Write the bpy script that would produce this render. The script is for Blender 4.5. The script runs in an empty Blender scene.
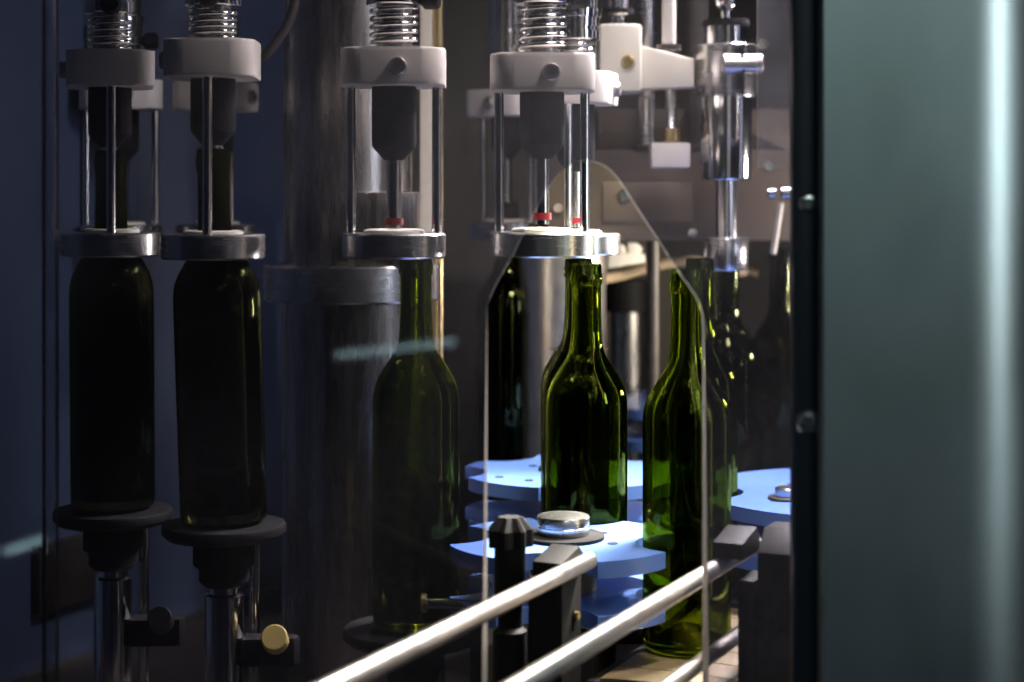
import bpy, bmesh, math, random
from mathutils import Vector, Matrix

random.seed(7)
C = bpy.context.scene.collection
F = 1800.0            # focal length in pixels of the 1024-wide frame
CX, HY = 512.0, 190.0  # column of the optical axis, row of the horizon
CAMZ = 0.5            # camera height above the machine bed
V = Vector((0.4198, 0.9076, 0))   # run of the outfeed conveyor
N = Vector((0.9076, -0.4198, 0))  # across it, to the right


def at(px, py, d):
    return Vector(((px - CX) / F * d, d, CAMZ + (HY - py) / F * d))


def zz(py, d):
    return CAMZ + (HY - py) / F * d


def xx(px, d):
    return (px - CX) / F * d


# ------------------------------------------------------------------ materials
M = {}


def mat(name, col, rough=0.5, metal=0.0, noise=0.0, nscale=20, bump=0.0, stretch=None, spec=0.5, rvar=0.0,
        coat=0.0, aniso=0.0):
    m = bpy.data.materials.new(name)
    m.use_nodes = True
    nt = m.node_tree
    b = nt.nodes['Principled BSDF']
    b.inputs['Base Color'].default_value = (*col, 1)
    b.inputs['Roughness'].default_value = rough
    b.inputs['Metallic'].default_value = metal
    b.inputs['Specular IOR Level'].default_value = spec
    b.inputs['Coat Weight'].default_value = coat
    b.inputs['Anisotropic'].default_value = aniso
    if noise or bump or rvar:
        tc = nt.nodes.new('ShaderNodeTexCoord')
        mp = nt.nodes.new('ShaderNodeMapping')
        if stretch:
            mp.inputs['Scale'].default_value = stretch
        nz = nt.nodes.new('ShaderNodeTexNoise')
        nz.inputs['Scale'].default_value = nscale
        nz.inputs['Detail'].default_value = 5
        nt.links.new(tc.outputs['Object'], mp.inputs[0])
        nt.links.new(mp.outputs[0], nz.inputs['Vector'])
        if noise:
            r = nt.nodes.new('ShaderNodeValToRGB')
            r.color_ramp.elements[0].position = 0.3
            r.color_ramp.elements[1].position = 0.7
            r.color_ramp.elements[0].color = (*[c * (1 - noise) for c in col], 1)
            r.color_ramp.elements[1].color = (*[min(1, c * (1 + noise)) for c in col], 1)
            nt.links.new(nz.outputs['Fac'], r.inputs[0])
            nt.links.new(r.outputs[0], b.inputs['Base Color'])
        if rvar:
            mr = nt.nodes.new('ShaderNodeMapRange')
            mr.inputs['To Min'].default_value = max(0.02, rough - rvar)
            mr.inputs['To Max'].default_value = rough + rvar
            nt.links.new(nz.outputs['Fac'], mr.inputs['Value'])
            nt.links.new(mr.outputs[0], b.inputs['Roughness'])
        if bump:
            bp = nt.nodes.new('ShaderNodeBump')
            bp.inputs['Strength'].default_value = bump
            bp.inputs['Distance'].default_value = 0.002
            nt.links.new(nz.outputs['Fac'], bp.inputs['Height'])
            nt.links.new(bp.outputs[0], b.inputs['Normal'])
    M[name] = m
    return m


mat('steel', (0.62, 0.61, 0.59), 0.26, 1.0, 0.08, 30, 0.03, (1, 1, 8), rvar=0.06)
mat('polished', (0.72, 0.71, 0.69), 0.13, 1.0, 0.05, 40, rvar=0.05)
mat('brushed', (0.40, 0.37, 0.34), 0.27, 1.0, 0.12, 25, 0.05, (6, 6, 0.6), rvar=0.08)
mat('rail_steel', (0.60, 0.56, 0.53), 0.34, 1.0, 0.10, 60, 0.05, rvar=0.08)
mat('post_steel', (0.40, 0.47, 0.46), 0.42, 1.0, 0.14, 9, 0.03, (1, 1, 0.5), rvar=0.05)
mat('white_plastic', (0.80, 0.74, 0.66), 0.45, 0, 0.05, 40, 0.02)
mat('cream_paint', (0.74, 0.69, 0.56), 0.5, 0, 0.06, 18, 0.03)
mat('cream_rubber', (0.76, 0.70, 0.58), 0.6, 0, 0.06, 40)
mat('black_rubber', (0.009, 0.008, 0.009), 0.85, 0, 0.5, 60, 0.1, spec=0.25)
mat('black_plastic', (0.010, 0.009, 0.009), 0.62, 0, 0.3, 50, 0.05, spec=0.25)
mat('dark_iron', (0.06, 0.052, 0.048), 0.5, 0.4, 0.3, 30, 0.1)
mat('blue_plastic', (0.105, 0.205, 0.58), 0.36, 0, 0.10, 14, 0.03)
mat('blue_wall', (0.044, 0.068, 0.135), 0.6, 0, 0.08, 4)
mat('grey_wall', (0.15, 0.13, 0.10), 0.7, 0, 0.15, 3)
mat('brown_paint', (0.095, 0.070, 0.048), 0.5, 0, 0.10, 12, 0.03)
mat('brass', (0.75, 0.58, 0.28), 0.28, 1.0, 0.1, 40)
mat('yellow_nylon', (0.80, 0.60, 0.20), 0.45, 0, 0.05, 40)
mat('red_seal', (0.20, 0.006, 0.014), 0.4, 0, 0.1, 50)
mat('hose_tan', (0.62, 0.47, 0.30), 0.5, 0, 0.1, 30)
mat('bed_tan', (0.15, 0.108, 0.058), 0.5, 0, 0.25, 22, 0.1, rvar=0.1)
mat('deck_dark', (0.035, 0.028, 0.026), 0.5, 0.2, 0.3, 8)
mat('frame_black', (0.030, 0.040, 0.055), 0.5, 0, 0.15, 20)
mat('cable_black', (0.03, 0.022, 0.02), 0.5)
mat('wine', (0.012, 0.002, 0.004), 0.08, 0, 0.2, 10)


def glass_mat(name, col, rough=0.0):
    m = bpy.data.materials.new(name)
    m.use_nodes = True
    nt = m.node_tree
    for n in list(nt.nodes):
        if n.type == 'BSDF_PRINCIPLED':
            nt.nodes.remove(n)
    g = nt.nodes.new('ShaderNodeBsdfGlass')
    g.inputs['Color'].default_value = (*col, 1)
    g.inputs['IOR'].default_value = 1.5
    g.inputs['Roughness'].default_value = rough
    nt.links.new(g.outputs[0], nt.nodes['Material Output'].inputs['Surface'])
    M[name] = m


glass_mat('green_glass', (0.47, 0.53, 0.12))
glass_mat('dark_glass', (0.36, 0.38, 0.20))


def acrylic(name, tint, dust, seed, gloss=1.0, dustcol=(0.70, 0.69, 0.74)):
    """Dusty clear sheet: tinted see-through, Fresnel gloss, grey dust smears on its faces."""
    m = bpy.data.materials.new(name)
    m.use_nodes = True
    nt = m.node_tree
    nt.nodes.remove(nt.nodes['Principled BSDF'])
    L = nt.links.new
    tr = nt.nodes.new('ShaderNodeBsdfTransparent')
    tr.inputs[0].default_value = (*tint, 1)
    gl = nt.nodes.new('ShaderNodeBsdfGlossy')
    gl.inputs['Roughness'].default_value = 0.02
    fr = nt.nodes.new('ShaderNodeFresnel')
    fr.inputs['IOR'].default_value = 1.45
    mx = nt.nodes.new('ShaderNodeMixShader')
    L(fr.outputs[0], mx.inputs[0]); L(tr.outputs[0], mx.inputs[1]); L(gl.outputs[0], mx.inputs[2])
    df = nt.nodes.new('ShaderNodeBsdfDiffuse')
    tl = nt.nodes.new('ShaderNodeBsdfTranslucent')
    for s in (df, tl):
        s.inputs['Color'].default_value = (*dustcol, 1)
    md = nt.nodes.new('ShaderNodeMixShader')
    md.inputs[0].default_value = 0.82
    L(df.outputs[0], md.inputs[1]); L(tl.outputs[0], md.inputs[2])
    tc = nt.nodes.new('ShaderNodeTexCoord')
    n1 = nt.nodes.new('ShaderNodeTexNoise')
    n1.inputs['Scale'].default_value = 9
    n1.inputs['Detail'].default_value = 6
    n1.noise_dimensions = '4D'
    n1.inputs['W'].default_value = seed
    n2 = nt.nodes.new('ShaderNodeTexNoise')
    n2.inputs['Scale'].default_value = 170
    n2.inputs['Detail'].default_value = 3
    L(tc.outputs['Object'], n1.inputs['Vector']); L(tc.outputs['Object'], n2.inputs['Vector'])
    r1 = nt.nodes.new('ShaderNodeMapRange')
    r1.inputs['From Min'].default_value = 0.3
    r1.inputs['From Max'].default_value = 0.75
    r1.inputs['To Min'].default_value = dust * 0.2
    r1.inputs['To Max'].default_value = dust * 1.9
    L(n1.outputs['Fac'], r1.inputs['Value'])
    r2 = nt.nodes.new('ShaderNodeMapRange')
    r2.inputs['From Min'].default_value = 0.35
    r2.inputs['From Max'].default_value = 0.7
    r2.inputs['To Min'].default_value = 0.8
    r2.inputs['To Max'].default_value = 1.25
    L(n2.outputs['Fac'], r2.inputs['Value'])
    mu = nt.nodes.new('ShaderNodeMath')
    mu.operation = 'MULTIPLY'
    L(r1.outputs[0], mu.inputs[0]); L(r2.outputs[0], mu.inputs[1])
    # dust weight rises with height to imitate the backlit haze high on the sheet
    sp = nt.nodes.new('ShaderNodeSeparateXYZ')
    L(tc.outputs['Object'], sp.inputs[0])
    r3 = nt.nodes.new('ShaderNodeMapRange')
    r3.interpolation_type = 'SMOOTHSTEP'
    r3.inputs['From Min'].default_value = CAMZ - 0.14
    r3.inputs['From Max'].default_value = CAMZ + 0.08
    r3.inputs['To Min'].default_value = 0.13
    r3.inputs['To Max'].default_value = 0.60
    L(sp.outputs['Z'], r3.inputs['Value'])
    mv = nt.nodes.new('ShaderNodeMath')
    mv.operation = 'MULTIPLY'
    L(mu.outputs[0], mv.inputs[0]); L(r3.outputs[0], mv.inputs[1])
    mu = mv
    fin = nt.nodes.new('ShaderNodeMixShader')
    L(mu.outputs[0], fin.inputs[0]); L(mx.outputs[0], fin.inputs[1]); L(md.outputs[0], fin.inputs[2])
    L(fin.outputs[0], nt.nodes['Material Output'].inputs['Surface'])
    M[name] = m


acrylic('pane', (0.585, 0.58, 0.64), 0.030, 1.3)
acrylic('joint_clear', (0.5, 0.5, 0.55), 0.02, 7.7)
acrylic('clear_shield', (0.93, 0.93, 0.94), 0.03, 4.1)
m = mat('cut_edge', (0.40, 0.36, 0.33), 0.35, spec=0.3)
_nt = m.node_tree
_t = _nt.nodes.new('ShaderNodeBsdfTranslucent')
_t.inputs[0].default_value = (0.95, 0.88, 0.80, 1)
_x = _nt.nodes.new('ShaderNodeMixShader')
_nt.links.new(_nt.nodes['Principled BSDF'].outputs[0], _x.inputs[1])
_nt.links.new(_t.outputs[0], _x.inputs[2])
_x.inputs[0].default_value = 0.68
_nt.links.new(_x.outputs[0], _nt.nodes['Material Output'].inputs['Surface'])

# ------------------------------------------------------------------ mesh helpers


def finish(bm, name, material, parent=None, smooth=40, loc=None):
    bmesh.ops.recalc_face_normals(bm, faces=bm.faces)
    me = bpy.data.meshes.new(name)
    bm.to_mesh(me)
    bm.free()
    for p in me.polygons:
        p.use_smooth = True
    me.set_sharp_from_angle(angle=math.radians(smooth))
    mats = material if isinstance(material, (list, tuple)) else [material]
    for k in mats:
        me.materials.append(M[k])
    o = bpy.data.objects.new(name, me)
    C.objects.link(o)
    if parent is not None:
        o.parent = parent
    if loc is not None:
        o.location = loc
    return o


def tag(o, label=None, cat=None, group=None, kind=None):
    if label:
        o['label'] = label
    if cat:
        o['category'] = cat
    if group:
        o['group'] = group
    if kind:
        o['kind'] = kind
    return o


def thing(name, label, cat, loc, rotz=0.0, group=None):
    o = bpy.data.objects.new(name, None)
    o.empty_display_size = 0.02
    C.objects.link(o)
    o.location = loc
    o.rotation_euler = (0, 0, rotz)
    return tag(o, label, cat, group)


def copy_thing(src, loc, label, rotz=None):
    c = src.copy()
    C.objects.link(c)
    c.location = loc
    if rotz is not None:
        c.rotation_euler = (0, 0, rotz)
    c['label'] = label
    for ch in src.children:
        d = ch.copy()
        C.objects.link(d)
        d.parent = c
        for g in ch.children:
            e = g.copy()
            C.objects.link(e)
            e.parent = d
    return c


def lathe(bm, prof, segs=48, x=0, y=0, z=0, closed=False, axis='Z', rot=None):
    """prof: list of (r, h). closed joins last to first (an annular solid)."""
    rings = []
    for r, h in prof:
        if r <= 1e-7:
            rings.append([bm.verts.new((0, 0, h))])
        else:
            rings.append([bm.verts.new((r * math.cos(2 * math.pi * i / segs), r * math.sin(2 * math.pi * i / segs), h))
                          for i in range(segs)])
    vs = [v for rr in rings for v in rr]
    pairs = list(zip(rings, rings[1:]))
    if closed:
        pairs.append((rings[-1], rings[0]))
    for a, b in pairs:
        for i in range(segs):
            j = (i + 1) % segs
            if len(a) == 1 and len(b) == 1:
                continue
            if len(a) == 1:
                bm.faces.new((a[0], b[i], b[j]))
            elif len(b) == 1:
                bm.faces.new((a[i], a[j], b[0]))
            else:
                bm.faces.new((a[i], a[j], b[j], b[i]))
    if not closed:
        for rr in (rings[0], rings[-1]):
            if len(rr) > 1:
                bm.faces.new(rr)
    mtx = Matrix.Translation((x, y, z))
    if rot is not None:
        mtx = mtx @ rot
    bmesh.ops.transform(bm, matrix=mtx, verts=vs)
    return vs


def cyl(bm, r, z0, z1, x=0, y=0, segs=40, bev=0.001):
    b = min(bev, r * 0.3, abs(z1 - z0) * 0.3)
    return lathe(bm, [(0, z0), (r - b, z0), (r, z0 + b), (r, z1 - b), (r - b, z1), (0, z1)], segs, x, y)


def rod(bm, p, q, r, segs=20, bev=0.0008):
    p, q = Vector(p), Vector(q)
    d = q - p
    rot = Vector((0, 0, 1)).rotation_difference(d.normalized()).to_matrix().to_4x4()
    b = min(bev, r * 0.4)
    Ln = d.length
    return lathe(bm, [(0, 0), (r - b, 0), (r, b), (r, Ln - b), (r - b, Ln), (0, Ln)], segs, p.x, p.y, p.z, rot=rot)


def box(bm, x0, x1, y0, y1, z0, z1, bev=0.0015, mtx=None):
    r = bmesh.ops.create_cube(bm, size=1)
    vs = r['verts']
    for v in vs:
        v.co = Vector((x0 + (v.co.x + .5) * (x1 - x0), y0 + (v.co.y + .5) * (y1 - y0), z0 + (v.co.z + .5) * (z1 - z0)))
    es = list({e for v in vs for e in v.link_edges})
    if bev:
        bb = min(bev, 0.3 * min(abs(x1 - x0), abs(y1 - y0), abs(z1 - z0)))
        r = bmesh.ops.bevel(bm, geom=es, offset=bb, segments=2, affect='EDGES', profile=0.5)
        vs = list({v for f in r['faces'] for v in f.verts} | {v for v in vs if v.is_valid})
    if mtx is not None:
        bmesh.ops.transform(bm, matrix=mtx, verts=[v for v in vs if v.is_valid])
    return vs


def prism(bm, pts, z0, z1, bev=0.0, mtx=None, side_mat=0):
    """extrude a closed 2-D outline from z0 to z1"""
    bot = [bm.verts.new((p[0], p[1], z0)) for p in pts]
    top = [bm.verts.new((p[0], p[1], z1)) for p in pts]
    fs = [bm.faces.new(bot), bm.faces.new(top)]
    n = len(pts)
    for i in range(n):
        j = (i + 1) % n
        f = bm.faces.new((bot[i], bot[j], top[j], top[i]))
        f.material_index = side_mat
    vs = bot + top
    if bev:
        es = [e for f in fs for e in f.edges]
        r = bmesh.ops.bevel(bm, geom=es, offset=bev, segments=2, affect='EDGES', profile=0.5)
        vs = list({v for f in r['faces'] for v in f.verts} | {v for v in vs if v.is_valid})
    if mtx is not None:
        bmesh.ops.transform(bm, matrix=mtx, verts=vs)
    return vs


def tube(bm, pts, r, segs=12, cap=True):
    pts = [Vector(p) for p in pts]
    rings = []
    up = Vector((0, 0, 1))
    prev = None
    for i, p in enumerate(pts):
        t = (pts[min(i + 1, len(pts) - 1)] - pts[max(i - 1, 0)]).normalized()
        if prev is None:
            a = t.cross(up if abs(t.z) < 0.9 else Vector((1, 0, 0))).normalized()
        else:
            a = (prev - t * prev.dot(t)).normalized()
        prev = a
        b = t.cross(a)
        rings.append([bm.verts.new(p + (a * math.cos(2 * math.pi * k / segs) + b * math.sin(2 * math.pi * k / segs)) * r)
                      for k in range(segs)])
    for A, B in zip(rings, rings[1:]):
        for k in range(segs):
            l = (k + 1) % segs
            bm.faces.new((A[k], A[l], B[l], B[k]))
    if cap:
        bm.faces.new(rings[0]); bm.faces.new(rings[-1])


def smooth_path(pts, n=8):
    pts = [Vector(p) for p in pts]
    out = []
    for i in range(len(pts) - 1):
        p0, p1, p2, p3 = pts[max(i - 1, 0)], pts[i], pts[i + 1], pts[min(i + 2, len(pts) - 1)]
        for k in range(n):
            t = k / n
            out.append(0.5 * ((2 * p1) + (p2 - p0) * t + (2 * p0 - 5 * p1 + 4 * p2 - p3) * t * t + (3 * p1 - p0 - 3 * p2 + p3) * t ** 3))
    out.append(pts[-1])
    return out


def rrect(w, h, r, n=8):
    out = []
    for cx, cy, a0 in ((w / 2 - r, h / 2 - r, 0), (-w / 2 + r, h / 2 - r, 90), (-w / 2 + r, -h / 2 + r, 180), (w / 2 - r, -h / 2 + r, 270)):
        for k in range(n + 1):
            a = math.radians(a0 + 90 * k / n)
            out.append((cx + r * math.cos(a), cy + r * math.sin(a)))
    return out


def hexhead(bm, r, h, mtx):
    """socket cap screw head, axis along local z"""
    prof = [(0, 0), (r, 0), (r, h * 0.75), (r * 0.85, h), (r * 0.5, h), (r * 0.45, h * 0.45), (0, h * 0.45)]
    vs = lathe(bm, prof, 24)
    bmesh.ops.transform(bm, matrix=mtx, verts=vs)


FRONT = Matrix.Rotation(math.radians(90), 4, 'X')  # local z -> -y (towards the camera)

# ------------------------------------------------------------------ setting
bm = bmesh.new()
box(bm, -1.2, 0.9, 1.27, 3.1, -0.03, 0.0, 0)
tag(finish(bm, 'floor', 'deck_dark'), kind='structure')
bm = bmesh.new()
box(bm, -1.2, 0.9, 3.1, 3.13, 0, 1.3, 0)
tag(finish(bm, 'wall_back', 'grey_wall'), kind='structure')

# the blue side wall runs parallel to the conveyor
W0 = Vector((-0.413, 2.027, 0))
ang = math.atan2(V.y, V.x)
WM = Matrix.Translation(W0) @ Matrix.Rotation(ang, 4, 'Z')
bm = bmesh.new()
box(bm, -0.85, 0.60, 0.0, 0.012, 0, 1.3, 0, WM)
tag(finish(bm, 'wall_left', 'blue_wall'), kind='structure')
bm = bmesh.new()
box(bm, -0.85, 0.60, -0.012, -0.0005, 0.0, 0.008, 0.001, WM)
tag(finish(bm, 'trim_1', 'steel'), kind='structure')
bm = bmesh.new()
box(bm, -0.195, -0.065, -0.012, -0.0005, CAMZ - 0.436, CAMZ - 0.366, 0.001, WM)
tag(finish(bm, 'cover_plate', 'deck_dark'), 'dark square cover plate low on the blue side wall at left', 'plate')

# ------------------------------------------------------------------ acrylic door with arched cut-out
PD = 1.26
arch_px = [(487, 760), (487, 310), (489, 300), (494, 288), (503, 272), (515, 250), (527, 226), (539, 203), (550, 185), (560, 173),
           (572, 165), (585, 161), (598, 163), (609, 169), (619, 180), (630, 197), (645, 220), (660, 243), (675, 266), (688, 285),
           (696, 297), (701, 309), (703, 322), (703.5, 340), (703, 760)]
ap = smooth_path([(xx(a, PD), (HY - b) / F * PD, 0) for a, b in arch_px[1:-1]], 4)
z_bot = -0.49
out = [(xx(57, PD), z_bot), (xx(57, PD), 0.34), (xx(806, PD), 0.34), (xx(806, PD), z_bot), (xx(703, PD), z_bot)]
out += [(p.x, p.y) for p in reversed(ap)]
out += [(xx(487, PD), z_bot)]
bm = bmesh.new()
prism(bm, out, 0, 0.009, 0, None, side_mat=1)
cut = [e for e in bm.edges if all(abs(v.co.z - 0.009) < 1e-6 for v in e.verts)
       and all(xx(480, PD) < v.co.x < xx(710, PD) for v in e.verts) and not all(v.co.y < z_bot + 1e-4 for v in e.verts)]
bmesh.ops.bevel(bm, geom=cut, offset=0.0055, segments=1, affect='EDGES', material=1)
bmesh.ops.transform(bm, matrix=Matrix.Translation((0, PD + 0.0045, CAMZ)) @ FRONT, verts=bm.verts)
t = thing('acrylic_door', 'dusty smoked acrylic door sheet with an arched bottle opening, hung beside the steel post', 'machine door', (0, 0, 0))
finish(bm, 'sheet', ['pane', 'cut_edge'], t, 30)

bm = bmesh.new()
box(bm, xx(-40, PD), xx(44, PD), PD - 0.003, PD + 0.003, 0.01, 0.84, 0.0)
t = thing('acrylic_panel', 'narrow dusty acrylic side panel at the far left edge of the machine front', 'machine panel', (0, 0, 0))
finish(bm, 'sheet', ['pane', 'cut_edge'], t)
bm = bmesh.new()
prism(bm, rrect(0.0095, 0.012, 0.002), 0.0, 0.84, 0, Matrix.Translation((xx(50.5, PD), PD, 0)))
finish(bm, 'joint_profile', 'joint_clear', t)

# steel door post and its black edging
PO = 1.215
t = thing('door_post', 'broad brushed steel door post with rounded outer edge at the right', 'machine frame', (0, 0, 0))
x0, x1 = xx(821, PO), xx(966, PO)
prof = [(x0, PO + 0.035), (x0, PO + 0.002), (x0 + 0.002, PO), (x1, PO)]
RP = 0.062
for k in range(1, 19):
    q = math.radians(k * 5)
    prof.append((x1 + RP * math.sin(q), PO + RP - RP * math.cos(q)))
prof += [(x1 + RP, PO + 0.09), (x0 + 0.03, PO + 0.09), (x0 + 0.03, PO + 0.035)]
bm = bmesh.new()
prism(bm, prof, 0.0, 0.84)
finish(bm, 'steel_sheet', 'post_steel', t, 20)
bm = bmesh.new()
box(bm, xx(793, 1.235), xx(820.5, 1.235), 1.232, 1.25, 0.0, 0.84, 0.002)
e = finish(bm, 'edging', 'frame_black', t)
e['label'] = 'black edging strip along the acrylic door'
for py, k in ((203, 1.0), (422, 1.35)):
    bm = bmesh.new()
    p = at(808, py, 1.232)
    lathe(bm, [(a * k, b_) for a, b_ in ((0, 0), (0.0058, 0), (0.0066, 0.001), (0.0052, 0.0032), (0.0032, 0.0036), (0.0026, 0.0022), (0, 0.0022))], 28, rot=FRONT, x=p.x, y=p.y, z=p.z)
    finish(bm, 'bolt', 'steel', e)

# ------------------------------------------------------------------ bottles
BH = 0.330


def bottle_profile():
    o = [(0, 0.004), (0.020, 0.002), (0.033, 0.0), (0.0365, 0.002), (0.038, 0.006), (0.038, 0.060), (0.0382, 0.130), (0.0382, 0.196),
         (0.0378, 0.204), (0.0362, 0.212), (0.0330, 0.220), (0.0285, 0.228), (0.0235, 0.2355), (0.0190, 0.2425), (0.0163, 0.249), (0.0149, 0.257),
         (0.0143, 0.268), (0.0139, 0.285), (0.0136, 0.309), (0.0137, 0.3105), (0.0149, 0.3115), (0.0151, 0.316), (0.0149, 0.3205), (0.0141, 0.322), (0.0141, 0.328), (0.0133, 0.330)]
    i = [(0.0100, 0.330), (0.0094, 0.327), (0.0095, 0.300), (0.0100, 0.268), (0.0112, 0.255), (0.0135, 0.2465), (0.0165, 0.240), (0.0208, 0.2335),
         (0.0255, 0.2262), (0.0298, 0.2185), (0.0330, 0.211), (0.0346, 0.203), (0.0350, 0.195), (0.0349, 0.130), (0.0346, 0.060), (0.0344, 0.016), (0.0325, 0.010), (0.024, 0.012), (0.012, 0.020), (0, 0.023)]
    return [(r * 0.96, h * 0.951) for r, h in o + i]


def dense(prof, n=3):
    pts = [Vector((a, b, 0)) for a, b in prof]
    return [(max(0, p.x), p.y) for p in smooth_path(pts, n)]


def bottle_mesh():
    bm = bmesh.new()
    lathe(bm, bottle_profile(), 64)
    return bm


def make_bottle(label, x, y, zb, glass='green_glass', wine=0.0, group='wine bottles in the filling line'):
    t = thing('wine_bottle', label, 'bottle', (x, y, zb), 0, group)
    finish(bottle_mesh(), 'glass', glass, t, 60)
    if wine:
        bm = bmesh.new()
        e = 0.0004
        pr = [(0, 0.024), (0.012, 0.021), (0.024, 0.013), (0.0325 - e, 0.011), (0.0344 - e, 0.017), (0.0346 - e, 0.06), (0.0349 - e, 0.13), (0.035 - e, 0.195), (0.0346 - e, 0.203),
              (0.0330 - e, 0.211), (0.0298 - e, 0.2185), (0.0255 - e, 0.2262), (0.0208 - e, 0.2335), (0.0165 - e, 0.240), (0.0135 - e, 0.2465), (0.0112 - e, 0.255)]
        pr = [p for p in pr if p[1] < wine] + [(pr[-1][0] if wine > 0.25 else 0.03, wine), (0, wine)]
        lathe(bm, [(r * 0.96, h * 0.951) for r, h in pr], 48)
        finish(bm, 'wine', 'wine', t, 60)
    return t


ZC = CAMZ - 0.380      # top of conveyor chain and transfer table
G_EMPTY = make_bottle('empty green bottle at the right of the opening, on the tan conveyor behind a rail', 0.145, 1.493, ZC)
copy_thing(G_EMPTY, (0.0666, 1.610, ZC), 'empty green bottle in the middle of the opening, just behind the round silver hub cap')
copy_thing(G_EMPTY, (0.182, 1.745, ZC), 'empty bottle half hidden behind the right-hand green bottle, its neck showing through the acrylic')
copy_thing(G_EMPTY, (xx(416, 1.518), 1.518, CAMZ - 0.367), 'green bottle behind the acrylic left of the opening, neck up in a filler bell')
G_FULL = make_bottle('dark bottle tucked close behind the middle green bottle', 0.0645, 1.744, ZC, 'dark_glass', 0.238)
copy_thing(G_FULL, (xx(507, 2.12), 2.12, CAMZ - 0.328), 'black looking full bottle at the left edge of the arched opening, further back')
ZL = CAMZ - 0.279
b = copy_thing(G_FULL, (xx(224, 1.518), 1.518, ZL), 'full dark bottle raised on a lift, second from the left')
b.rotation_euler = (0, math.radians(-1.8), 0)
b = copy_thing(G_FULL, (xx(113, 1.585), 1.585, ZL), 'full dark bottle raised on a lift, leftmost of all')
b.rotation_euler = (0, math.radians(-0.4), 0)
copy_thing(G_FULL, (xx(727, 1.98), 1.98, ZC), 'full dark bottle under the corking head, behind the right acrylic')
copy_thing(G_FULL, (0.310, 2.075, ZC), 'full dark bottle beside the black door edging, a slanted rod over its neck')

# ------------------------------------------------------------------ filling valves
VALVES = 'filling valves of the rotary filler'


def make_valve(label, px, d, rot=0, nozzle_end=-0.038, sleeve_end=0.038, zoff=0.0, lean=0.0, drop=0.003):
    """Origin at camera height on the valve axis."""
    t = thing('filling_valve', label, 'filling valve', (xx(px, d), d, CAMZ + zoff), math.radians(rot), VALVES)
    t.scale = (0.966, 0.966, 0.966)
    if lean:
        t.rotation_euler = (0, math.radians(lean), math.radians(rot))
    bm = bmesh.new()   # barrel
    lathe(bm, [(0, 0.160), (0.0235, 0.160), (0.0245, 0.161), (0.0245, 0.170), (0.0225, 0.1705), (0.0225, 0.1735), (0.0245, 0.174), (0.0245, 0.183), (0.0262, 0.184), (0.0262, 0.192), (0.0225, 0.193), (0.0225, 0.30), (0, 0.30)], 48)
    finish(bm, 'barrel', 'polished', t)
    bm = bmesh.new()
    rod(bm, (0.0243, 0, 0.166), (0.041, 0, 0.166), 0.0095, 24, 0.003)
    finish(bm, 'air_fitting', 'black_plastic', t)
    bm = bmesh.new()
    pts = []
    turns = 5
    for i in range(turns * 24 + 1):
        a = 2 * math.pi * i / 24
        pts.append((0.0195 * math.cos(a), 0.0195 * math.sin(a), 0.1265 - drop + (0.160 - 0.1285 + drop) * i / (turns * 24)))
    tube(bm, pts, 0.0021, 8)
    finish(bm, 'spring', 'polished', t, 60)
    bm = bmesh.new()
    cyl(bm, 0.0155, 0.1240 - drop, 0.1605)
    finish(bm, 'spring_core', 'steel', t)
    bm = bmesh.new()
    prism(bm, rrect(0.090, 0.078, 0.020), 0.0920 - drop, 0.1245 - drop, 0.003)
    blk = finish(bm, 'guide_block', 'white_plastic', t)
    bm = bmesh.new()
    hexhead(bm, 0.0078, 0.006, Matrix.Translation((0.006, -0.039, 0.1075 - drop)) @ FRONT)
    finish(bm, 'bolt', 'rail_steel', blk)
    for s in (-1, 1):
        bm = bmesh.new()
        cyl(bm, 0.0042, -0.0385, 0.0922 - drop, s * 0.0375, 0, 20)
        finish(bm, 'guide_rod', 'polished', t)
    bm = bmesh.new()
    se = sleeve_end
    lathe(bm, [(0, 0.0921 - drop), (0.0195, 0.0921 - drop), (0.0195, se), (0.0185, se - 0.002), (0.0085, se - 0.013), (0, se - 0.013)], 40)
    finish(bm, 'sleeve', 'black_rubber', t)
    bm = bmesh.new()
    lathe(bm, [(0, se - 0.0128), (0.0066, se - 0.0128), (0.0066, nozzle_end), (0, nozzle_end)], 28)
    nz = finish(bm, 'nozzle', 'polished', t)
    if nozzle_end > -0.05:
        bm = bmesh.new()
        lathe(bm, [(0.0067, nozzle_end + 0.010), (0.0082, nozzle_end + 0.010), (0.0082, nozzle_end + 0.004), (0.0067, nozzle_end + 0.004)], 28, closed=True)
        finish(bm, 'seal_ring', 'red_seal', nz)
    bm = bmesh.new()
    lathe(bm, [(0.0185, -0.0385), (0.0437, -0.0385), (0.0453, -0.040), (0.0453, -0.0585), (0.0440, -0.060), (0.0400, -0.060), (0.0370, -0.056), (0.0330, -0.0445), (0.0185, -0.0445)], 64, closed=True)
    finish(bm, 'bell', 'steel', t)
    bm = bmesh.new()
    lathe(bm, [(0.0185, -0.0384), (0.0185, -0.0365), (0.023, -0.0350), (0.0265, -0.0362), (0.0265, -0.0384)], 48, closed=True)
    finish(bm, 'gasket', 'cream_rubber', t)
    return t


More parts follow.
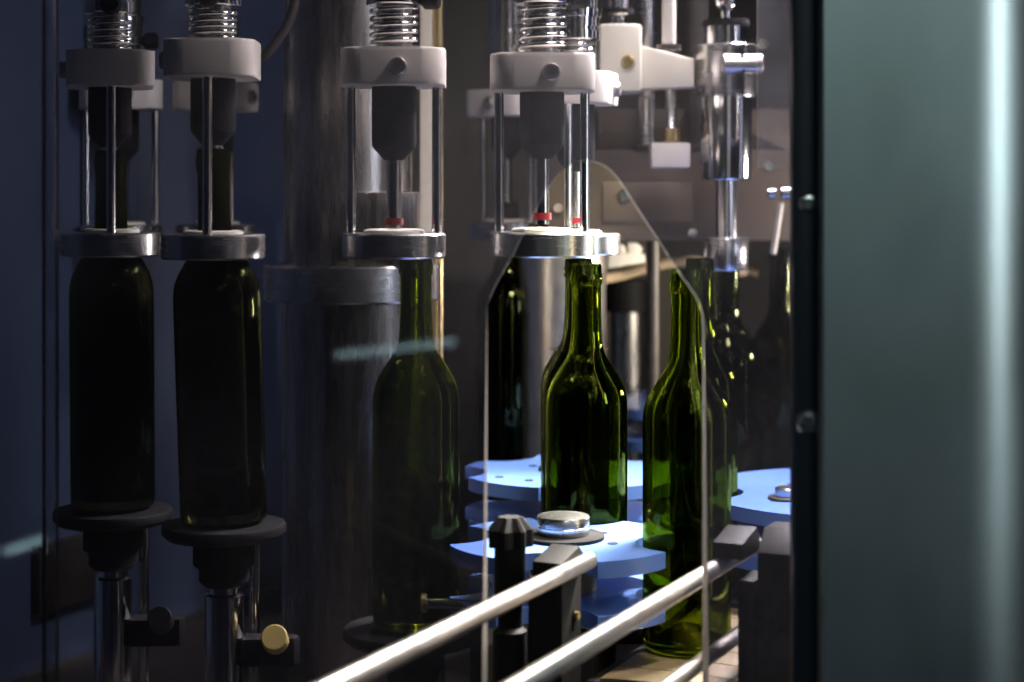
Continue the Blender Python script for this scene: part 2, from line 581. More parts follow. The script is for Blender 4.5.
make_valve('filling valve with white bolted block over the bottle left of the opening', 394, 1.518, 0, nozzle_end=-0.0355, zoff=0.001)
make_valve('filling valve with bright white bolted block straight above the arched opening', 542, 1.518, 2, nozzle_end=-0.032, zoff=0.002, drop=0.009)
make_valve('dim filling valve second from the left, block screw sticking out to its left', 213, 1.518, -88, nozzle_end=-0.06, sleeve_end=0.052, drop=-0.005, lean=-0.0)
make_valve('dim filling valve at the far left, above the leftmost bottle', 110, 1.585, -76, nozzle_end=-0.06, sleeve_end=0.052, drop=-0.001)
make_valve('rear filling valve peeking out right of the bright central white block', 576, 1.79, 76, nozzle_end=-0.032, zoff=-0.006, drop=-0.002)
make_valve('rear filling valve further back, left of the bright central white block', 507, 2.12, -40, nozzle_end=-0.06, sleeve_end=0.052, zoff=0.0)
make_valve('rear filling valve whose grey block shows between the two leftmost valves', 121, 1.93, 12, nozzle_end=-0.05, sleeve_end=0.045)
make_valve('rear filling valve whose block shows low behind the second valve from left', 216, 1.96, 75, nozzle_end=-0.05, sleeve_end=0.045)

# ------------------------------------------------------------------ bottle lifts
LIFTS = 'bottle lifts under the filling valves'


def make_lift(label, px, d, ztop, rp, roller=False, arm=True):
    x = xx(px, d)
    t = thing('bottle_lift', label, 'bottle lift', (x, d, 0), 0, LIFTS)
    z = ztop
    bm = bmesh.new()
    lathe(bm, [(0, z - 0.001), (rp * 0.9, z - 0.001), (rp - 0.001, z - 0.002), (rp, z - 0.004), (rp, z - 0.009), (rp * 0.93, z - 0.013), (0.024, z - 0.018), (0, z - 0.018)], 64)
    finish(bm, 'plate', 'black_plastic', t)
    bm = bmesh.new()
    lathe(bm, [(0, z - 0.018), (0.024, z - 0.018), (0.026, z - 0.022), (0.026, z - 0.036), (0.021, z - 0.040), (0.021, z - 0.050), (0.0165, z - 0.054), (0, z - 0.054)], 40)
    finish(bm, 'collar', 'black_rubber', t)
    bm = bmesh.new()
    lathe(bm, [(0, z - 0.054), (0.0135, z - 0.054), (0.0135, z - 0.060), (0.0165, z - 0.062), (0.0165, 0.0), (0, 0.0)], 40)
    finish(bm, 'piston', 'polished', t)
    bm = bmesh.new()
    cyl(bm, 0.0048, 0.0, z - 0.020, 0.0225, 0.022, 20)
    finish(bm, 'guide_rod', 'polished', t)
    if arm:
        bm = bmesh.new()
        prism(bm, [(0.016, -0.012), (0.060, -0.008), (0.064, 0.0), (0.060, 0.008), (0.016, 0.012)], 0.100, 0.124, 0.002)
        a = finish(bm, 'cam_arm', 'black_plastic', t)
        bm = bmesh.new()
        lathe(bm, [(0, 0), (0.010, 0), (0.011, 0.001), (0.011, 0.013), (0.010, 0.014), (0, 0.014)], 28, x=0.0455, y=-0.0125, z=0.122, rot=Matrix.Rotation(math.radians(60), 4, 'X'))
        finish(bm, 'roller', 'yellow_nylon' if roller else 'black_plastic', a)


make_lift('bottle lift with a yellow cam roller, under the second bottle from the left', 224, 1.518, ZL, 0.052, True)
make_lift('dark bottle lift under the leftmost raised bottle', 113, 1.585, ZL, 0.052, False)
make_lift('low dark bottle lift under the green bottle left of the opening', 412, 1.518, CAMZ - 0.367, 0.058, False, False)
make_lift('bottle lift further back under the black full bottle at the opening', 503, 2.12, CAMZ - 0.328, 0.038, False, False)

# ------------------------------------------------------------------ columns
d = 1.86
t = thing('filler_column', 'thick steel filler column with a wide flange, between the left and middle valves', 'machine column', (xx(352, d), d, 0))
bm = bmesh.new()
cyl(bm, 0.078, 0.0, CAMZ - 0.113, 0.006, 0, 72)
finish(bm, 'lower_tube', 'brushed', t)
bm = bmesh.new()
lathe(bm, [(0, CAMZ - 0.113), (0.089, CAMZ - 0.113), (0.091, CAMZ - 0.111), (0.091, CAMZ - 0.078), (0.089, CAMZ - 0.076), (0, CAMZ - 0.076)], 72)
finish(bm, 'flange', 'steel', t)
bm = bmesh.new()
cyl(bm, 0.066, CAMZ - 0.076, CAMZ + 0.30, -0.004, 0, 72)
finish(bm, 'upper_tube', 'brushed', t)
bm = bmesh.new()
box(bm, -0.010, 0.070, -0.075, 0.0, CAMZ - 0.076, CAMZ - 0.002, 0.002)
cv = finish(bm, 'cover_box', 'brushed', t)
bm = bmesh.new()
prism(bm, rrect(0.008, 0.022, 0.0038), 0, 0.002, 0, Matrix.Translation((0.052, -0.075, CAMZ - 0.030)) @ FRONT)
finish(bm, 'slot', 'black_plastic', cv)

d = 1.93
bm = bmesh.new()
box(bm, xx(420, d), xx(432, d), d, d + 0.02, 0, CAMZ + 0.30, 0.001)
t = thing('upright_bar', 'pale cream upright bar right of the thick steel column, behind the valve', 'upright bar', (0, 0, 0))
finish(bm, 'flat', 'cream_paint', t)
bm = bmesh.new()
rod(bm, (xx(438, d), d + 0.006, 0), (xx(438, d), d + 0.006, CAMZ + 0.30), 0.0055)
finish(bm, 'rod', 'brass', t)

d = 2.115
t = thing('support_column', 'round steel column under the brown housing, behind the two middle green necks', 'machine column', (xx(562, d), d, 0))
bm = bmesh.new()
cyl(bm, 0.052, 0, CAMZ - 0.058, 0, 0, 64)
finish(bm, 'tube', 'rail_steel', t)
bm = bmesh.new()
cyl(bm, 0.056, 0, 0.02, 0, 0, 64)
finish(bm, 'foot', 'steel', t)

ZC = CAMZ - 0.380
# ------------------------------------------------------------------ star wheels
STARS = 'blue star wheels'


def star_outline(R, c, rp, pockets, n_arc=14):
    a = math.acos((R * R + c * c - rp * rp) / (2 * R * c))
    pk = sorted(p % 360 for p in pockets)
    pts = []
    for i, p in enumerate(pk):
        th = math.radians(p)
        ctr = Vector((c * math.cos(th), c * math.sin(th)))
        s = Vector((R * math.cos(th - a), R * math.sin(th - a))) - ctr
        e = Vector((R * math.cos(th + a), R * math.sin(th + a))) - ctr
        a0 = math.atan2(s.y, s.x)
        a1 = math.atan2(e.y, e.x)
        while a1 > a0:
            a1 -= 2 * math.pi
        for k in range(n_arc + 1):
            q = a0 + (a1 - a0) * k / n_arc
            pts.append((ctr.x + rp * math.cos(q), ctr.y + rp * math.sin(q)))
        nx = math.radians(pk[(i + 1) % len(pk)] + (360 if i + 1 == len(pk) else 0)) - a
        for k in range(1, n_arc):
            q = th + a + (nx - th - a) * k / n_arc
            pts.append((R * math.cos(q), R * math.sin(q)))
    return pts


def make_star(label, x, y, R, c, rp, pockets, hub=True, marks=(), z0=0.0):
    t = thing('star_wheel', label, 'star wheel', (x, y, 0), 0, STARS)
    ol = star_outline(R, c, rp, pockets)
    zt = CAMZ - 0.292
    for k, z in enumerate((zt, zt - 0.043)):
        bm = bmesh.new()
        prism(bm, ol, z - 0.0135, z, 0.0008)
        pl = finish(bm, 'plate', 'blue_plastic', t, 30)
        if k == 0:
            for (mx, my) in marks:
                bm = bmesh.new()
                cyl(bm, 0.0045, z, z + 0.0006, mx, my, 20, 0.0001)
                finish(bm, 'screw_head', 'black_plastic', pl)
    bm = bmesh.new()
    cyl(bm, 0.028, zt - 0.043, zt - 0.0135, 0, 0, 40)
    finish(bm, 'spacer', 'dark_iron', t)
    bm = bmesh.new()
    cyl(bm, 0.012, z0, zt - 0.0565, 0, 0, 40)
    finish(bm, 'shaft', 'dark_iron', t)
    if hub:
        bm = bmesh.new()
        lathe(bm, [(0, zt), (0.034, zt), (0.0345, zt + 0.001), (0.0345, zt + 0.003), (0.033, zt + 0.004), (0, zt + 0.004)], 48)
        finish(bm, 'washer', 'black_rubber', t)
        bm = bmesh.new()
        z = zt + 0.004
        lathe(bm, [(0, z), (0.0215, z), (0.022, z + 0.0008), (0.022, z + 0.0065), (0.0212, z + 0.0072), (0.0212, z + 0.0082), (0.022, z + 0.009), (0.022, z + 0.0145), (0.0212, z + 0.0155), (0, z + 0.0185)], 56)
        finish(bm, 'hub_cap', 'steel', t)
    return t


make_star('front blue star wheel with the round silver hub cap', 0.043, 1.508, 0.098, 0.104, 0.043, (80, 170, 260, 350), True,
          ((0.034, 0.024), (0.040, -0.022), (-0.05, 0.02)))
make_star('blue star wheel behind the middle green bottle', 0.062, 1.875, 0.115, 0.131, 0.042, (270, 342, 54, 126, 184), True,
          ((-0.075, -0.045), (-0.045, -0.066), (-0.04, 0.03)), ZC)
make_star('blue star wheel seen through the acrylic beside the black door edging', 0.332, 1.745, 0.150, 0.150, 0.043, (180, 240 + 75, 0, 90), False,
          ((-0.085, -0.055), (-0.055, 0.04)), ZC)
make_star('far blue star wheel glimpsed between the two green bottles', 0.245, 2.50, 0.132, 0.145, 0.044, (20, 80, 140, 200, 320), True)

p = at(787, 500, 1.70)
t = thing('clamp_bolt', 'short steel bolt with washer on the blue wheel beside the black edging', 'bolt', (p.x, p.y, CAMZ - 0.292))
bm = bmesh.new()
cyl(bm, 0.018, 0.0001, 0.003, 0, 0, 32)
finish(bm, 'washer', 'dark_iron', t)
bm = bmesh.new()
lathe(bm, [(0, 0.003), (0.0115, 0.003), (0.0115, 0.010), (0.0100, 0.0115), (0, 0.012)], 32)
finish(bm, 'head', 'steel', t)

# ------------------------------------------------------------------ conveyor, table, rails
LC = Vector((0.113, 1.381, 0))   # a point on the lane's centre line


def lane(s, o, z=0.0):
    p = LC + V * s + N * o
    return Vector((p.x, p.y, z))


LM = Matrix.Translation(LC) @ Matrix.Rotation(math.atan2(V.y, V.x), 4, 'Z')   # local x along the run, local -y to the right
t = thing('conveyor', 'tan slat conveyor running away to the right under the green bottle', 'conveyor', (0, 0, 0))
bm = bmesh.new()
box(bm, 0.004, 0.285, -0.050, 0.050, ZC - 0.02, ZC - 0.006, 0.001, LM)
finish(bm, 'chain_bed', 'dark_iron', t)
s = 0.0
k = 0
while s < 0.24:
    bm = bmesh.new()
    # one slat with a curved leading edge
    pts = []
    for q in range(9):
        u = -0.0495 + 0.099 * q / 8
        pts.append((s + 0.0365 + 0.006 * math.cos(u / 0.0495 * 1.4), u))
    for q in range(8, -1, -1):
        u = -0.0495 + 0.099 * q / 8
        pts.append((s + 0.006 * math.cos(u / 0.0495 * 1.4), u))
    prism(bm, pts, ZC - 0.0058, ZC, 0.0006, LM)
    finish(bm, 'slat', 'bed_tan', t)
    s += 0.038
    k += 1
for o, nm in ((-0.057, 'side_frame'), (0.057, 'side_frame')):
    bm = bmesh.new()
    box(bm, 0.004, 0.285, o - 0.005, o + 0.005, ZC - 0.085, ZC - 0.004, 0.001, LM)
    finish(bm, nm, 'dark_iron', t)
for s in (0.06, 0.24):
    bm = bmesh.new()
    box(bm, s - 0.015, s + 0.015, -0.050, 0.050, 0.0, ZC - 0.021, 0.001, LM)
    finish(bm, 'leg', 'dark_iron', t)

bm = bmesh.new()
le = lambda d: 0.0425 + 0.4625 * (d - 1.381)
prism(bm, [(-0.012, 1.560), (le(1.560), 1.560), (0.167, 1.673), (0.302, 1.614), (0.48, 1.614), (0.48, 2.16), (0.03, 2.05), (-0.012, 1.80)], ZC - 0.014, ZC, 0.001)
t = thing('transfer_table', 'dark steel transfer table under the blue wheels, left of the tan conveyor', 'table plate', (0, 0, 0))
finish(bm, 'top', 'deck_dark', t)
for (lx, ly) in ((0.005, 1.60), (0.085, 1.66), (0.44, 2.12), (0.44, 1.68), (0.06, 2.03)):
    bm = bmesh.new()
    cyl(bm, 0.011, 0, ZC - 0.014, lx, ly, 20)
    finish(bm, 'leg', 'dark_iron', t)

ZR = CAMZ - 0.284
R1E = Vector((0.060, 1.381, ZR))
RAILS = 'round guide rails of the outfeed conveyor'


def make_rail(label, p, q, r=0.0066):
    bm = bmesh.new()
    rod(bm, p, q, r, 28, 0.0015)
    t = thing('guide_rail', label, 'guide rail', (0, 0, 0), 0, RAILS)
    finish(bm, 'bar', 'rail_steel', t)
    return t


make_rail('left steel guide rail reaching out of the opening, ending at a black clamp', R1E - V * 0.47, R1E)
P2 = Vector((0.142, 1.328, ZR))
make_rail('middle steel guide rail crossing in front of the right green bottle', P2 - V * 0.40, P2 + V * 0.13)
P3 = Vector((0.114, 1.266, CAMZ - 0.346))
make_rail('lowest steel guide rail at the bottom right of the opening, going behind the acrylic', P3 - V * 0.10, P3 + V * 0.30, 0.006)

# clamps
CL = 'black rail clamps'


def make_clamp(label, base, right=False, slot=True):
    """base: point on the rail axis that the clamp grips"""
    t = thing('rail_clamp', label, 'rail clamp', (base.x, base.y, 0), math.atan2(V.y, V.x), CL)
    bm = bmesh.new()
    # saddle beside and over the bar (local x along rail, local +y to the left)
    z = base.z
    prism(bm, [(-0.022, 0), (0.018, 0), (0.022, 0.004), (0.022, 0.012), (0.014, 0.019), (-0.022, 0.012)], 0, 0.024, 0.0012,
          Matrix.Translation((0, 0.004 if right else 0.031, z + 0.0068 if right else z - 0.008)) @ FRONT)
    hd = finish(bm, 'clamp_head', 'black_plastic', t)
    bm = bmesh.new()
    box(bm, -0.019, 0.019, *((-0.028, -0.0148) if right else (0.0075, 0.036)), 0.0, z - 0.0085, 0.0015)
    pl = finish(bm, 'post', 'black_plastic', t)
    if not right:
        bm = bmesh.new()
        prism(bm, rrect(0.007, 0.016, 0.0034), 0, 0.0012, 0, Matrix.Translation((0.004, 0.0076, z - 0.044)) @ FRONT)
        finish(bm, 'slot', 'black_rubber', pl)
        bm = bmesh.new()
        lathe(bm, [(0, 0), (0.0034, 0), (0.0034, 0.003), (0.002, 0.004), (0, 0.004)], 20, x=0.004, y=0.0066, z=z - 0.040, rot=FRONT)
        finish(bm, 'bolt', 'brass', pl)
    return t


make_clamp('black clamp post holding the end of the left rail, in front of the blue wheel', R1E - V * 0.018)
make_clamp('black clamp on the middle rail, dim behind the right acrylic', P2 + V * 0.052, True)

d = 1.385
p = at(510, 530, d)
t = thing('locking_screw', 'black faceted locking screw on a stem left of the silver hub cap', 'locking screw', (p.x, p.y, 0))
bm = bmesh.new()
zt = zz(516, d)
n = 7
pts = []
for k in range(n * 6):
    a = 2 * math.pi * k / (n * 6)
    rr = 0.0155 + 0.0025 * math.cos(a * n)
    pts.append((rr * math.cos(a), rr * math.sin(a)))
bot = [bm.verts.new((x, y, zt - 0.023)) for x, y in pts]
mid = [bm.verts.new((x, y, zt - 0.010)) for x, y in pts]
top = [bm.verts.new((x * 0.55, y * 0.55, zt - 0.0005)) for x, y in pts]
for A, B in ((bot, mid), (mid, top)):
    for i in range(len(A)):
        j = (i + 1) % len(A)
        bm.faces.new((A[i], A[j], B[j], B[i]))
bm.faces.new(bot); bm.faces.new(top)
finish(bm, 'knob', 'black_plastic', t, 25)
bm = bmesh.new()
lathe(bm, [(0, zt - 0.023), (0.0120, zt - 0.023), (0.0120, zt - 0.060), (0.0095, zt - 0.063), (0.0095, zt - 0.085), (0.013, zt - 0.088), (0.013, 0), (0, 0)], 32)
finish(bm, 'stem', 'black_plastic', t)

# bearing block behind the right acrylic
d = 1.36
t = thing('bearing_block', 'black bearing block with a sloped top, dim below the right blue wheel', 'bearing block', (xx(790, d), d, 0), math.atan2(V.y, V.x))
bm = bmesh.new()
prism(bm, [(-0.026, 0.0), (0.03, 0.0), (0.03, zz(542, d)), (0.018, zz(527, d)), (-0.008, zz(527, d)), (-0.026, zz(548, d))], -0.018, 0.018, 0.0015, FRONT)
finish(bm, 'housing', 'black_plastic', t)
bm = bmesh.new()
lathe(bm, [(0, 0), (0.006, 0), (0.006, 0.005), (0, 0.005)], 6, x=0, y=-0.0195, z=zz(560, d), rot=FRONT)
finish(bm, 'bolt', 'brass', t)

# horizontal shaft low behind the acrylic
d = 1.46
bm = bmesh.new()
rod(bm, at(424, 603, d), at(492, 606, d), 0.0045)
t = thing('drive_shaft', 'thin horizontal steel shaft low behind the acrylic, left of the black knob', 'shaft', (0, 0, 0))
finish(bm, 'bar', 'polished', t)
bm = bmesh.new()
rod(bm, at(421, 603, d), at(427, 603, d), 0.0075)
finish(bm, 'end_collar', 'brass', t)
bm = bmesh.new()
box(bm, xx(470, d), xx(482, d), d - 0.006, d + 0.006, 0, zz(610, d), 0.001)
finish(bm, 'pedestal', 'dark_iron', t)

# ------------------------------------------------------------------ back machinery
HD = 2.06
hb, ht = zz(241, HD), zz(150, HD)
t = thing('machine_housing', 'brown grey machine housing with a framed panel, behind the arch top', 'machine housing', (0, 0, 0))
bm = bmesh.new()
box(bm, xx(548, HD), xx(800, HD), HD, HD + 0.29, hb, ht, 0.003)
finish(bm, 'box', 'brown_paint', t)
bm = bmesh.new()
box(bm, xx(602, HD), xx(692, HD), HD - 0.006, HD, zz(222, HD), zz(182, HD), 0.002)
pn = finish(bm, 'panel', 'brown_paint', t)
for px, py in ((624, 195),):
    bm = bmesh.new()
    p = at(px, py, HD)
    hexhead(bm, 0.008, 0.006, Matrix.Translation((p.x, HD - 0.006, p.z)) @ FRONT)
    finish(bm, 'bolt', 'polished', pn)
for px, py in ((558, 208), (692, 233)):
    bm = bmesh.new()
    p = at(px, py, HD)
    hexhead(bm, 0.006, 0.006, Matrix.Translation((p.x, HD, p.z)) @ FRONT)
    finish(bm, 'bolt', 'polished', t)
bm = bmesh.new()
box(bm, xx(600, HD), xx(800, HD), HD + 0.06, HD + 0.29, ht, ht + 0.05, 0.003)
finish(bm, 'step', 'brown_paint', t)

# corking head
d = 1.965
x = xx(726, d)
t = thing('corking_head', 'shiny steel corking head with a split clamp collar, right of the arch', 'corking head', (x, d, 0))
Z = lambda py: zz(py, d)
bm = bmesh.new()
lathe(bm, [(0, Z(180)), (0.0270, Z(180)), (0.0285, Z(178)), (0.0285, Z(97)), (0, Z(97))], 56)
finish(bm, 'lower_barrel', 'polished', t)
bm = bmesh.new()
lathe(bm, [(0, Z(97)), (0.0325, Z(97)), (0.0335, Z(95)), (0.0335, Z(46)), (0.0325, Z(45)), (0, Z(45))], 56)
col = finish(bm, 'clamp_collar', 'steel', t)
bm = bmesh.new()
rod(bm, (-0.009, -0.038, Z(66)), (0.035, -0.038, Z(66)), 0.0105, 24, 0.002)
finish(bm, 'clamp_bolt', 'rail_steel', col)
bm = bmesh.new()
box(bm, 0.0125, 0.0145, -0.0465, -0.02, Z(96), Z(46), 0.0002)
finish(bm, 'split', 'black_plastic', col)
bm = bmesh.new()
lathe(bm, [(0, Z(45)), (0.0235, Z(45)), (0.0235, Z(27)), (0, Z(27))], 48)
finish(bm, 'upper_barrel', 'polished', t)
bm = bmesh.new()
lathe(bm, [(0, Z(27)), (0.025, Z(27)), (0.026, Z(25)), (0.025, Z(20)), (0, Z(20))], 48)
finish(bm, 'seal_ring', 'black_rubber', t)
bm = bmesh.new()
lathe(bm, [(0, Z(20)), (0.006, Z(20)), (0.006, Z(11)), (0.0115, Z(6)), (0.0135, Z(0)), (0.0115, Z(-6)), (0.006, Z(-11)), (0.006, Z(-60)), (0, Z(-60))], 40)
finish(bm, 'top_ball', 'polished', t)
bm = bmesh.new()
lathe(bm, [(0, Z(180)), (0.0125, Z(180)), (0.0125, Z(238)), (0, Z(238))], 36)
finish(bm, 'plunger', 'polished', t)
bm = bmesh.new()
lathe(bm, [(0.0165, Z(237)), (0.0235, Z(237)), (0.0243, Z(238)), (0.0243, Z(269)), (0.0235, Z(270)), (0.0165, Z(270))], 48, closed=True)
finish(bm, 'bell', 'steel', t)

# cream bracket with tapering arm
t = thing('bracket', 'cream cast bracket block with a tapering arm to the corking head', 'bracket', (0, 0, 0))
d = 1.965
bm = bmesh.new()
box(bm, xx(598, d), xx(640, d), d - 0.03, d + 0.04, zz(93, d), zz(26, d), 0.004)
blk = finish(bm, 'block', 'cream_paint', t)
bm = bmesh.new()
p = at(628, 62, d - 0.03)
hexhead(bm, 0.0075, 0.007, Matrix.Translation((p.x, d - 0.03, p.z)) @ FRONT)
finish(bm, 'bolt', 'brass', blk)
bm = bmesh.new()
prism(bm, [(xx(640, d), zz(90, d)), (xx(692.5, d), zz(88, d)), (xx(692.5, d), zz(60, d)), (xx(640, d), zz(47, d))], -0.02, 0.02, 0.003,
      Matrix.Translation((0, d, 0)) @ FRONT)
finish(bm, 'arm', 'cream_paint', t)

t = thing('steel_plunger', 'thin steel plunger with a small pale block on its end, left of the corking head', 'plunger', (0, 0, 0))
d = 1.966
bm = bmesh.new()
box(bm, xx(650, d), xx(689, d), d - 0.018, d + 0.018, zz(168, d), zz(143, d), 0.003)
finish(bm, 'foot', 'white_plastic', t)
bm = bmesh.new()
lathe(bm, [(0, zz(143, d)), (0.0075, zz(143, d)), (0.0075, zz(130, d)), (0.006, zz(128, d)), (0.006, zz(89.5, d)), (0, zz(89.5, d))], 28, x=xx(671, d), y=d)
finish(bm, 'rod', 'steel', t)
bm = bmesh.new()
lathe(bm, [(0.0061, zz(142, d)), (0.0095, zz(142, d)), (0.0095, zz(128, d)), (0.0061, zz(128, d))], 28, x=xx(671, d), y=d, closed=True)
finish(bm, 'collar', 'brass', t)

t = thing('air_cylinder', 'chrome air cylinder with a dark ring above the cream bracket block', 'air cylinder', (0, 0, 0))
d = 1.99
bm = bmesh.new()
lathe(bm, [(0, zz(25.5, d)), (0.010, zz(25.5, d)), (0.010, zz(16, d)), (0.016, zz(14, d)), (0.016, zz(-60, d)), (0, zz(-60, d))], 40, x=xx(618, d), y=d)
finish(bm, 'tube', 'polished', t)
bm = bmesh.new()
lathe(bm, [(0.0162, zz(14, d)), (0.0175, zz(14, d)), (0.0175, zz(9, d)), (0.0162, zz(9, d))], 40, x=xx(618, d), y=d, closed=True)
finish(bm, 'ring', 'black_rubber', t)

d = 2.03
for px, r, m_, lab in ((669, 0.0075, 'white_plastic', 'pale upright rod rising from the cream bracket arm'),
                       (647, 0.010, 'steel', 'grey upright pipe right of the chrome air cylinder'),
                       (697, 0.013, 'dark_iron', 'dark upright pipe left of the corking head')):
    pale = m_ == 'white_plastic'
    dd = 1.965 if pale else d + 0.04
    bm = bmesh.new()
    zq = zz(52, dd) if pale else ht
    cyl(bm, r, zq, CAMZ + 0.30, 0, 0, 28)
    t = thing('upright_pipe', lab, 'pipe', (xx(px, dd), dd, 0))
    finish(bm, 'tube', m_, t)
    bm = bmesh.new()
    zq += 0.002 if pale else 0
    lathe(bm, [(r + 0.0002, zq), (r + 0.006, zq), (r + 0.006, zq + 0.006), (r + 0.0002, zq + 0.007)], 28, closed=True)
    finish(bm, 'foot_flange', 'dark_iron', t)

# clear shield at the right
d = 1.86
t = thing('clear_shield', 'small clear acrylic shield hanging beside the black door edging', 'shield', (0, 0, 0))
bm = bmesh.new()
prism(bm, [(xx(757, d), zz(168, d)), (xx(830, d), zz(168, d)), (xx(830, d), CAMZ + 0.3), (xx(757, d), CAMZ + 0.3)], 0, 0.005, 0,
      Matrix.Translation((0, d, 0)) @ FRONT, side_mat=1)
sh = finish(bm, 'sheet', ['clear_shield', 'cut_edge'], t)
for px, py in ((764, 193), (786, 194)):
    pass
for px, py in ((762, 45), (768, 166)):
    bm = bmesh.new()
    p = at(px, py, d)
    hexhead(bm, 0.006, 0.006, Matrix.Translation((p.x, d - 0.005, p.z)) @ FRONT)
    finish(bm, 'bolt', 'polished', sh)

# slanted rod over the right rear bottle, with two rollers above it
d = 2.045
t = thing('slanted_rod', 'slanted bright rod over the neck beside the black door edging', 'rod', (0, 0, 0))
bm = bmesh.new()
rod(bm, at(773, 254, d), at(781, 203, d - 0.01), 0.0035)
finish(bm, 'bar', 'cream_rubber', t)
bm = bmesh.new()
p = at(787, 194, d - 0.01)
rod(bm, at(780, 194, d - 0.012), at(796, 193, d - 0.012), 0.0075, 24, 0.002)
finish(bm, 'roller', 'polished', t)
bm = bmesh.new()
rod(bm, at(767, 194, d - 0.012), at(776, 194, d - 0.012), 0.0065, 24, 0.002)
finish(bm, 'roller', 'polished', t)

# drum and cylinder below the housing
d = 2.68
t = thing('cap_drum', 'black drum on a steel cylinder between the two green necks', 'drum', (xx(628, d), d, 0))
bm = bmesh.new()
cyl(bm, 0.0285, 0, zz(311, d), 0, 0, 48)
finish(bm, 'cylinder', 'brushed', t)
bm = bmesh.new()
cyl(bm, 0.0355, zz(311, d), zz(279, d), 0, 0, 48)
finish(bm, 'drum', 'black_plastic', t)

d = 2.26
bm = bmesh.new()
tube(bm, smooth_path([at(602, 279, d), at(622, 275, d), at(645, 268, d - .01), (at(668, 263, d - .02)), at(695, 261, d - .03), at(722, 267, d - .03), at(752, 274, d - .03)], 6), 0.0068, 14)
t = thing('hose', 'tan hose bending behind the two green bottle necks', 'hose', (0, 0, 0))
finish(bm, 'pipe', 'hose_tan', t)
bm = bmesh.new()
rod(bm, at(748, 273, d - .03), at(757, 276, d - .03), 0.0085)
finish(bm, 'fitting', 'brass', t)

d = 2.25
t = thing('cap_chute', 'white plastic chute with upright fingers behind the middle green neck', 'chute', (0, 0, 0))
bm = bmesh.new()
prism(bm, [(xx(607, d), zz(268, d)), (xx(645, d), zz(262, d)), (xx(644, d), zz(254, d)), (xx(608, d), zz(252, d))], 0, 0.012, 0.001, Matrix.Translation((0, d, 0)) @ FRONT)
finish(bm, 'tray', 'white_plastic', t)
for pts in ([(608, 252), (617, 252), (615, 243), (611, 241)], [(628, 254), (640, 254), (642, 248), (637, 243), (629, 242.2), (627, 243)], [(618, 252), (626, 253), (624, 246), (620, 243)]):
    bm = bmesh.new()
    prism(bm, [(xx(a, d), zz(b_, d)) for a, b_ in pts], 0.001, 0.011, 0.001, Matrix.Translation((0, d, 0)) @ FRONT)
    finish(bm, 'finger', 'white_plastic', t)

d = 2.20
bm = bmesh.new()
rod(bm, (xx(653, d), d, 0), (xx(653, d), d, hb), 0.008)
t = thing('upright_post', 'black upright post between the two green bottle necks, under the brown housing', 'post', (0, 0, 0))
finish(bm, 'bar', 'dark_iron', t)
bm = bmesh.new()
cyl(bm, 0.012, ZC + 0.10, ZC + 0.115, xx(653, d), d, 24)
finish(bm, 'collar', 'steel', t)

# cable at the upper left
bm = bmesh.new()
tube(bm, smooth_path([at(300, -40, 1.74), at(293, 10, 1.74), at(279, 38, 1.74), at(262, 58, 1.74), at(243, 68, 1.75), at(228, 70, 1.77)], 8), 0.0048, 12)
t = thing('cable', 'dark cable looping down behind the second valve from the left', 'cable', (0, 0, 0))
finish(bm, 'cord', 'cable_black', t)

# ------------------------------------------------------------------ lights


def area(name, loc, target, sx, sy, power, col, spread=180):
    l = bpy.data.lights.new(name, 'AREA')
    l.shape = 'RECTANGLE'
    l.size = sx
    l.size_y = sy
    l.energy = power
    l.color = col
    l.spread = math.radians(spread)
    o = bpy.data.objects.new(name, l)
    C.objects.link(o)
    o.location = loc
    dv = Vector(target) - Vector(loc)
    o.rotation_euler = dv.to_track_quat('-Z', 'Y').to_euler()
    return o


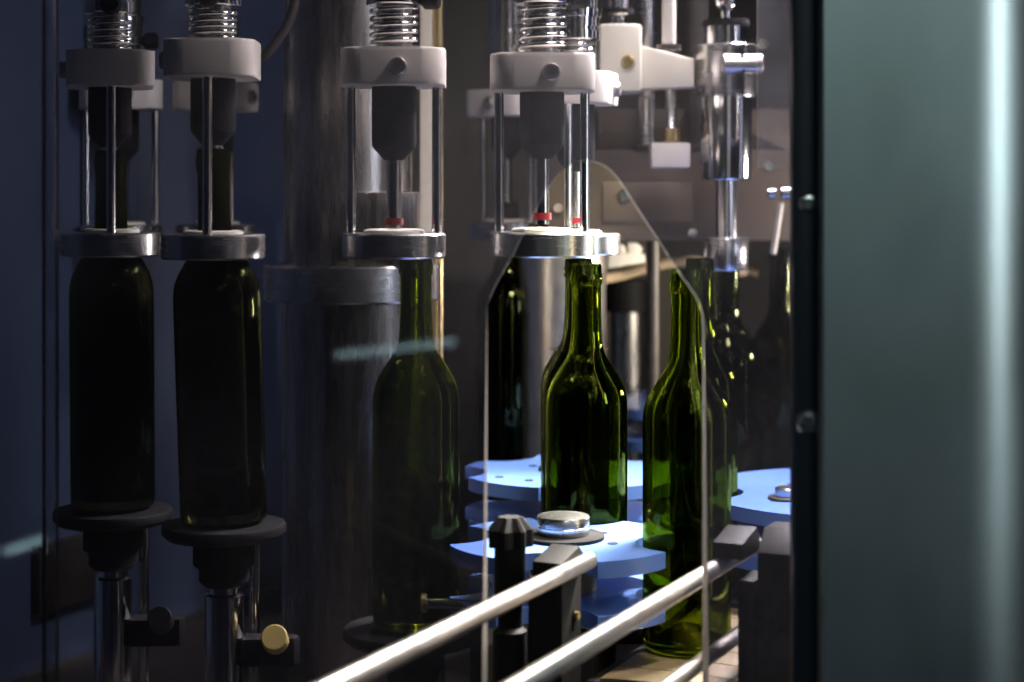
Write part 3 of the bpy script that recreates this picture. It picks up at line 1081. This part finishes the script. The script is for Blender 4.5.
z = CAMZ
area('machine_lamp', (0.46, 1.94, z + 0.52), (0.10, 1.56, z - 0.30), 0.40, 0.12, 20.0, (1.0, 0.94, 0.86), 66)
area('head_lamp', (0.24, 1.45, z + 0.52), (0.06, 1.62, z - 0.1), 0.20, 0.16, 6.0, (1.0, 0.92, 0.80), 130)
area('rear_fill', (0.62, 1.98, z - 0.095), (0.0, 2.2, z - 0.12), 0.06, 0.05, 4.8, (1.0, 0.90, 0.74), 150)  # added fill, no known fixture: brightens the parts shadowed under the housing
area('side_tube', (0.70, 1.72, z + 0.0), (0.0, 1.60, z), 0.03, 0.9, 0.45, (0.80, 0.85, 1.0))
area('front_tube', (0.30, 1.385, z + 0.0), (-0.10, 1.62, z), 0.02, 0.8, 0.22, (1.0, 0.82, 0.55))
area('ceiling_lamp', (0.72, -1.0, z + 0.95), (0.26, 1.2, z + 0.1), 0.9, 0.40, 0.60, (0.68, 0.88, 0.86), 60)
area('post_edge_light', (2.0, 0.25, z + 0.35), (0.33, 1.25, z + 0.1), 0.2, 0.9, 1.6, (0.85, 0.95, 1.0), 60)  # unseen light added to put the highlight on the post's edge, no real window
# the lit tube on the other side of the room that the acrylic mirrors
for a_, b_, pw in ((Vector((-0.54, -2.98, z - 0.505)), Vector((-0.17, -2.98, z - 0.462)), 0.10),
                   (Vector((-1.55, -2.98, z - 1.105)), Vector((-1.41, -2.98, z - 1.060)), 0.06)):
    tb = area('room_tube', (a_ + b_) / 2, (a_ + b_) / 2 + Vector((0, 1, 0)), (b_ - a_).length, 0.022, pw, (0.62, 0.95, 1.0))
    tb.rotation_euler = (Matrix.Rotation(-math.atan2(b_.z - a_.z, b_.x - a_.x), 3, 'Y') @ Matrix.Rotation(math.radians(90), 3, 'X')).to_euler()

w = bpy.data.worlds.new('World')
bpy.context.scene.world = w
w.use_nodes = True
bg = w.node_tree.nodes['Background']
bg.inputs[0].default_value = (0.30, 0.42, 0.75, 1)
bg.inputs[1].default_value = 0.022

# ------------------------------------------------------------------ camera
cam = bpy.data.cameras.new('camera')
cam.sensor_width = 36
cam.lens = F / 1024 * 36
cam.shift_y = -(341 - HY) / 1024
cam.clip_start = 0.05
cam.dof.use_dof = True
cam.dof.focus_distance = 1.57
cam.dof.aperture_fstop = 4.5
co = bpy.data.objects.new('camera', cam)
C.objects.link(co)
co.location = (0, 0, CAMZ)
co.rotation_euler = (math.radians(90), 0, 0)
sc = bpy.context.scene
sc.camera = co
sc.view_settings.view_transform = 'Standard'
sc.view_settings.look = 'None'
sc.view_settings.exposure = 0.0
sc.view_settings.gamma = 1.0
sc.view_settings.use_curve_mapping = False
sc.cycles.max_bounces = 24
sc.cycles.transmission_bounces = 20
sc.cycles.transparent_max_bounces = 24
sc.cycles.glossy_bounces = 8
sc.cycles.diffuse_bounces = 4
